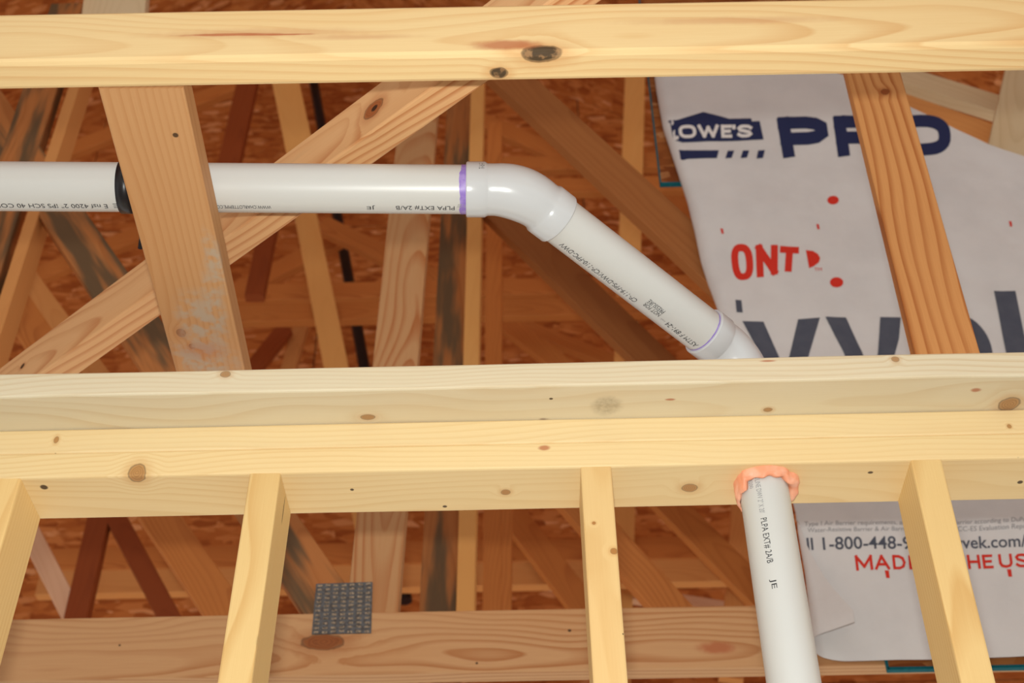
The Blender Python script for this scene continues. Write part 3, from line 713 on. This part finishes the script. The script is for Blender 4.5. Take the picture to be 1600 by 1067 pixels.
GL = {'P': [_bowl, [(0, 0), (0, 1)]], 'R': [_bowl, [(0, 0), (0, 1)], [(.5, .45), (1, 0)]], 'O': [_o], 'N': [[(0, 0), (0, 1)], [(0, 1), (1, 0)], [(1, 0), (1, 1)]],
      'T': [[(0, 1), (1, 1)], [(.5, 1), (.5, 0)]], 'M': [[(0, 0), (0, 1)], [(0, 1), (.5, .2)], [(.5, .2), (1, 1)], [(1, 1), (1, 0)]], 'A': [[(0, 0), (.5, 1)], [(.5, 1), (1, 0)], [(.18, .33), (.82, .33)]],
      'D': [[(0, 0), (0, 1)], [(0, 1), (.5, 1), (.85, .85), (1, .5), (.85, .15), (.5, 0), (0, 0)]], 'E': [[(1, 1), (0, 1)], [(0, 1), (0, 0)], [(0, 0), (1, 0)], [(0, .5), (.85, .5)]],
      'I': [[(.5, 0), (.5, 1)]], 'H': [[(0, 0), (0, 1)], [(1, 0), (1, 1)], [(0, .5), (1, .5)]], 'U': [[(0, 1), (0, .3), (.15, .08), (.5, 0), (.85, .08), (1, .3), (1, 1)]],
      'S': [[(1, .85), (.8, .98), (.5, 1), (.2, .97), (.02, .8), (.12, .6), (.5, .5), (.88, .4), (1, .2), (.8, .03), (.5, 0), (.2, .02), (0, .15)]],
      'L': [[(0, 1), (0, 0)], [(0, 0), (1, 0)]], 'W': [[(0, 1), (.25, 0)], [(.25, 0), (.5, .85)], [(.5, .85), (.75, 0)], [(.75, 0), (1, 1)]], "'": [[(.5, 1), (.5, .85)]]}
def block_text(letters, mat, t, off=0.03):
    """heavy lettering: (glyph, TL, TR, BR, BL) boxes in the photo, stroke width t in photo pixels"""
    bm = bmesh.new(); offs = {}
    for (ch, TL, TR, BR, BL) in letters:
        w = max(1, math.hypot(TR[0]-TL[0], TR[1]-TL[1])); h = math.hypot(BL[0]-TL[0], BL[1]-TL[1]); mx, my = t/2/w, t/2/h
        def P(u, v):
            u = mx+u*(1-2*mx); v = my+v*(1-2*my)
            return Vector([(TL[k]*(1-u)+TR[k]*u)*v + (BL[k]*(1-u)+BR[k]*u)*(1-v) for k in (0, 1)])
        for si, st in enumerate(GL[ch]):
            pts = [P(*q) for q in st]; closed = (pts[0]-pts[-1]).length < 1e-4; L, Rr_ = [], []
            for i, p in enumerate(pts):
                a = pts[i-1] if i else (pts[-2] if closed else None); b = pts[i+1] if i < len(pts)-1 else (pts[1] if closed else None)
                d0 = (p-a).normalized() if a is not None else (b-p).normalized(); d1 = (b-p).normalized() if b is not None else d0
                if a is None: p = p-d0*t*0.48
                if b is None: p = p+d1*t*0.48
                m = (d0+d1).normalized(); nrm = Vector((-m.y, m.x)); k = t/2/max(0.5, nrm.dot(Vector((-d0.y, d0.x))))
                L.append(p+nrm*k); Rr_.append(p-nrm*k)
            for i in range(len(pts)-1):
                vs4 = [bm.verts.new((*pw(*q), si*0.006)) for q in (L[i], L[i+1], Rr_[i+1], Rr_[i])]; bm.faces.new(vs4)
    for v in bm.verts: v.co.z = v.co.z
    return to_wrap(bm, 'printed_lettering', mat, off, (24, 5))
def row(s, boxes): return [(c, *b) for c, b in zip(s, boxes)]
def boxes(TL, TR, BR, BL, spans):
    f = lambda A, B, u: (A[0]*(1-u)+B[0]*u, A[1]*(1-u)+B[1]*u)
    return [(f(TL, TR, a), f(TL, TR, b), f(BL, BR, b), f(BL, BR, a)) for a, b in spans]
def ell(cx, cy, rx, ry, a0=0, a1=360, n=20): return [(cx+rx*math.cos(math.radians(a0+(a1-a0)*i/n)), cy+ry*math.sin(math.radians(a0+(a1-a0)*i/n))) for i in range(n if a1-a0 == 360 else n+1)]
# shop emblem with gabled outline
wrap_poly([[(1030, 178), (1044, 185), (1056, 187.5), (1099, 175), (1139, 186), (1173.6, 185), (1175, 190), (1187, 189), (1193, 219), (1130, 222), (1066, 224), (1046, 214), (1036, 203)]], m_navy, cuts=(20, 8))
wrap_poly([[(1046, 226), (1056, 232), (1069, 236.5), (1123, 237), (1120, 249), (1067, 250.5), (1054, 242)], [(1137, 237), (1147, 236.5), (1143, 248.5), (1133, 249.5)], [(1160.5, 236.5), (1170.5, 236), (1167, 247.5), (1157, 248.5)], [(1184.5, 236), (1195, 235), (1192, 247.5), (1182, 248.5)]], m_navy, cuts=(16, 3))
block_text(row("LOWE'S", boxes((1037, 196), (1175, 196), (1175, 216), (1040, 218), ((0, .15), (.16, .36), (.38, .62), (.645, .77), (.775, .81), (.83, 1)))), m_white, 5.2, 0.06)
block_text(row('PRO', boxes((1213, 183), (1483, 179), (1488, 242), (1224, 246), ((0, .285), (.325, .62), (.655, 1)))), m_navy, 19)
block_text(row('ONT', boxes((1140, 380), (1249, 387), (1245, 423), (1147, 439), ((0, .32), (.37, .69), (.72, 1)))), m_red, 11)
wrap_poly([[(1259, 391), (1270, 392), (1278, 397), (1281.5, 404), (1279, 411), (1271, 417), (1264, 420)]], m_red, cuts=(3, 3))
wrap_text('TM', (1272, 419), (1284, 419), (1284, 424), (1272, 424), m_red, 0.0, cuts=(2, 2))
for (cx, cy, rx, ry) in ((1302, 311, 9, 7), (1307, 442, 10.5, 8), (1469, 1001, 9, 8)): wrap_poly([ell(cx, cy, rx, ry)], m_red, cuts=(2, 2))
for (cx, cy) in ((1128, 361), (1278, 353), (1579, 349)): wrap_poly([[(cx-2.5, cy-4), (cx+1.5, cy-4), (cx+3, cy+4), (cx-0.5, cy+4)]], m_red, cuts=(2, 2))
wrap_poly([[(1149, 468), (1158.5, 469), (1160.5, 488), (1151, 487.6)],
           [(1160, 501), (1193, 502), (1216, 553), (1246, 628), (1240, 660), (1206, 600), (1188, 553)],
           [(1247, 499), (1281, 497), (1264, 554), (1232, 664), (1200, 664), (1234, 554)],
           [(1289.5, 496), (1321.5, 496.4), (1347.5, 551.4), (1364, 608), (1352, 628), (1340, 612), (1318, 551.4)],
           [(1375.5, 495), (1407.6, 495), (1405, 528), (1399, 550), (1376, 628), (1352, 628), (1364, 590), (1372, 550)],
           [(1553, 455), (1586.5, 454.6), (1622, 626), (1588, 628)]], m_slate, cuts=(14, 8))
ring_o = ell(1490, 560, 62, 70, 180, 358, 24); ring_i = ell(1490, 560, 30, 38, 358, 180, 24)
wrap_poly([ring_o+ring_i, [(1436, 543), (1549, 541), (1551, 566), (1430, 568)], [(1428, 560), (1460, 566), (1470, 598), (1500, 608), (1540, 598), (1544, 622), (1490, 632), (1440, 610)]], m_slate, cuts=(10, 8), off=0.036)
wrap_text('Type I Air Barrier requirements, also meets', (1257, 814), (1452, 813), (1452, 822), (1257, 823), m_inkgrey, 0.0)
wrap_text('Barrier according to DuPont', (1490, 812), (1612, 809), (1612, 818), (1490, 821), m_inkgrey, 0.0)
wrap_text('Water-Resistive Barrier & Air Barrier per', (1262, 824), (1440, 823), (1440, 832), (1262, 833), m_inkgrey, 0.0)
wrap_text('ICC-ES Evaluation Report', (1494, 822), (1612, 819), (1612, 829), (1494, 832), m_inkgrey, 0.0)
wrap_text('ll 1-800-448-9835', (1260, 839), (1466, 838), (1467, 858), (1262, 859), m_slate, 0.012)
wrap_text('tyvek.com/', (1482, 838), (1602, 836), (1604, 861), (1484, 863), m_slate, 0.012)
for wd_, bx, sp in (('MADE', ((1335, 868), (1434, 867), (1436, 889), (1338, 892)), ((0, .27), (.3, .54), (.59, .8), (.85, 1))), ('IN', ((1444, 867), (1478, 867), (1480, 889), (1446, 889)), ((0, .3), (.4, 1))),
                    ('THE', ((1488, 866), (1550, 866), (1553, 888), (1491, 889)), ((0, .3), (.36, .68), (.74, 1))), ('USA', ((1559, 866), (1634, 865), (1637, 887), (1562, 888)), ((0, .28), (.34, .62), (.66, 1)))):
    block_text(row(wd_, boxes(*bx, sp)), m_red, 4.2)
for cx, cy in ((1386, 898), (1577, 896)): wrap_poly([[(cx-4, cy-6), (cx+2.5, cy-6), (cx+4, cy+6), (cx-1.5, cy+6)]], m_red, cuts=(2, 2))
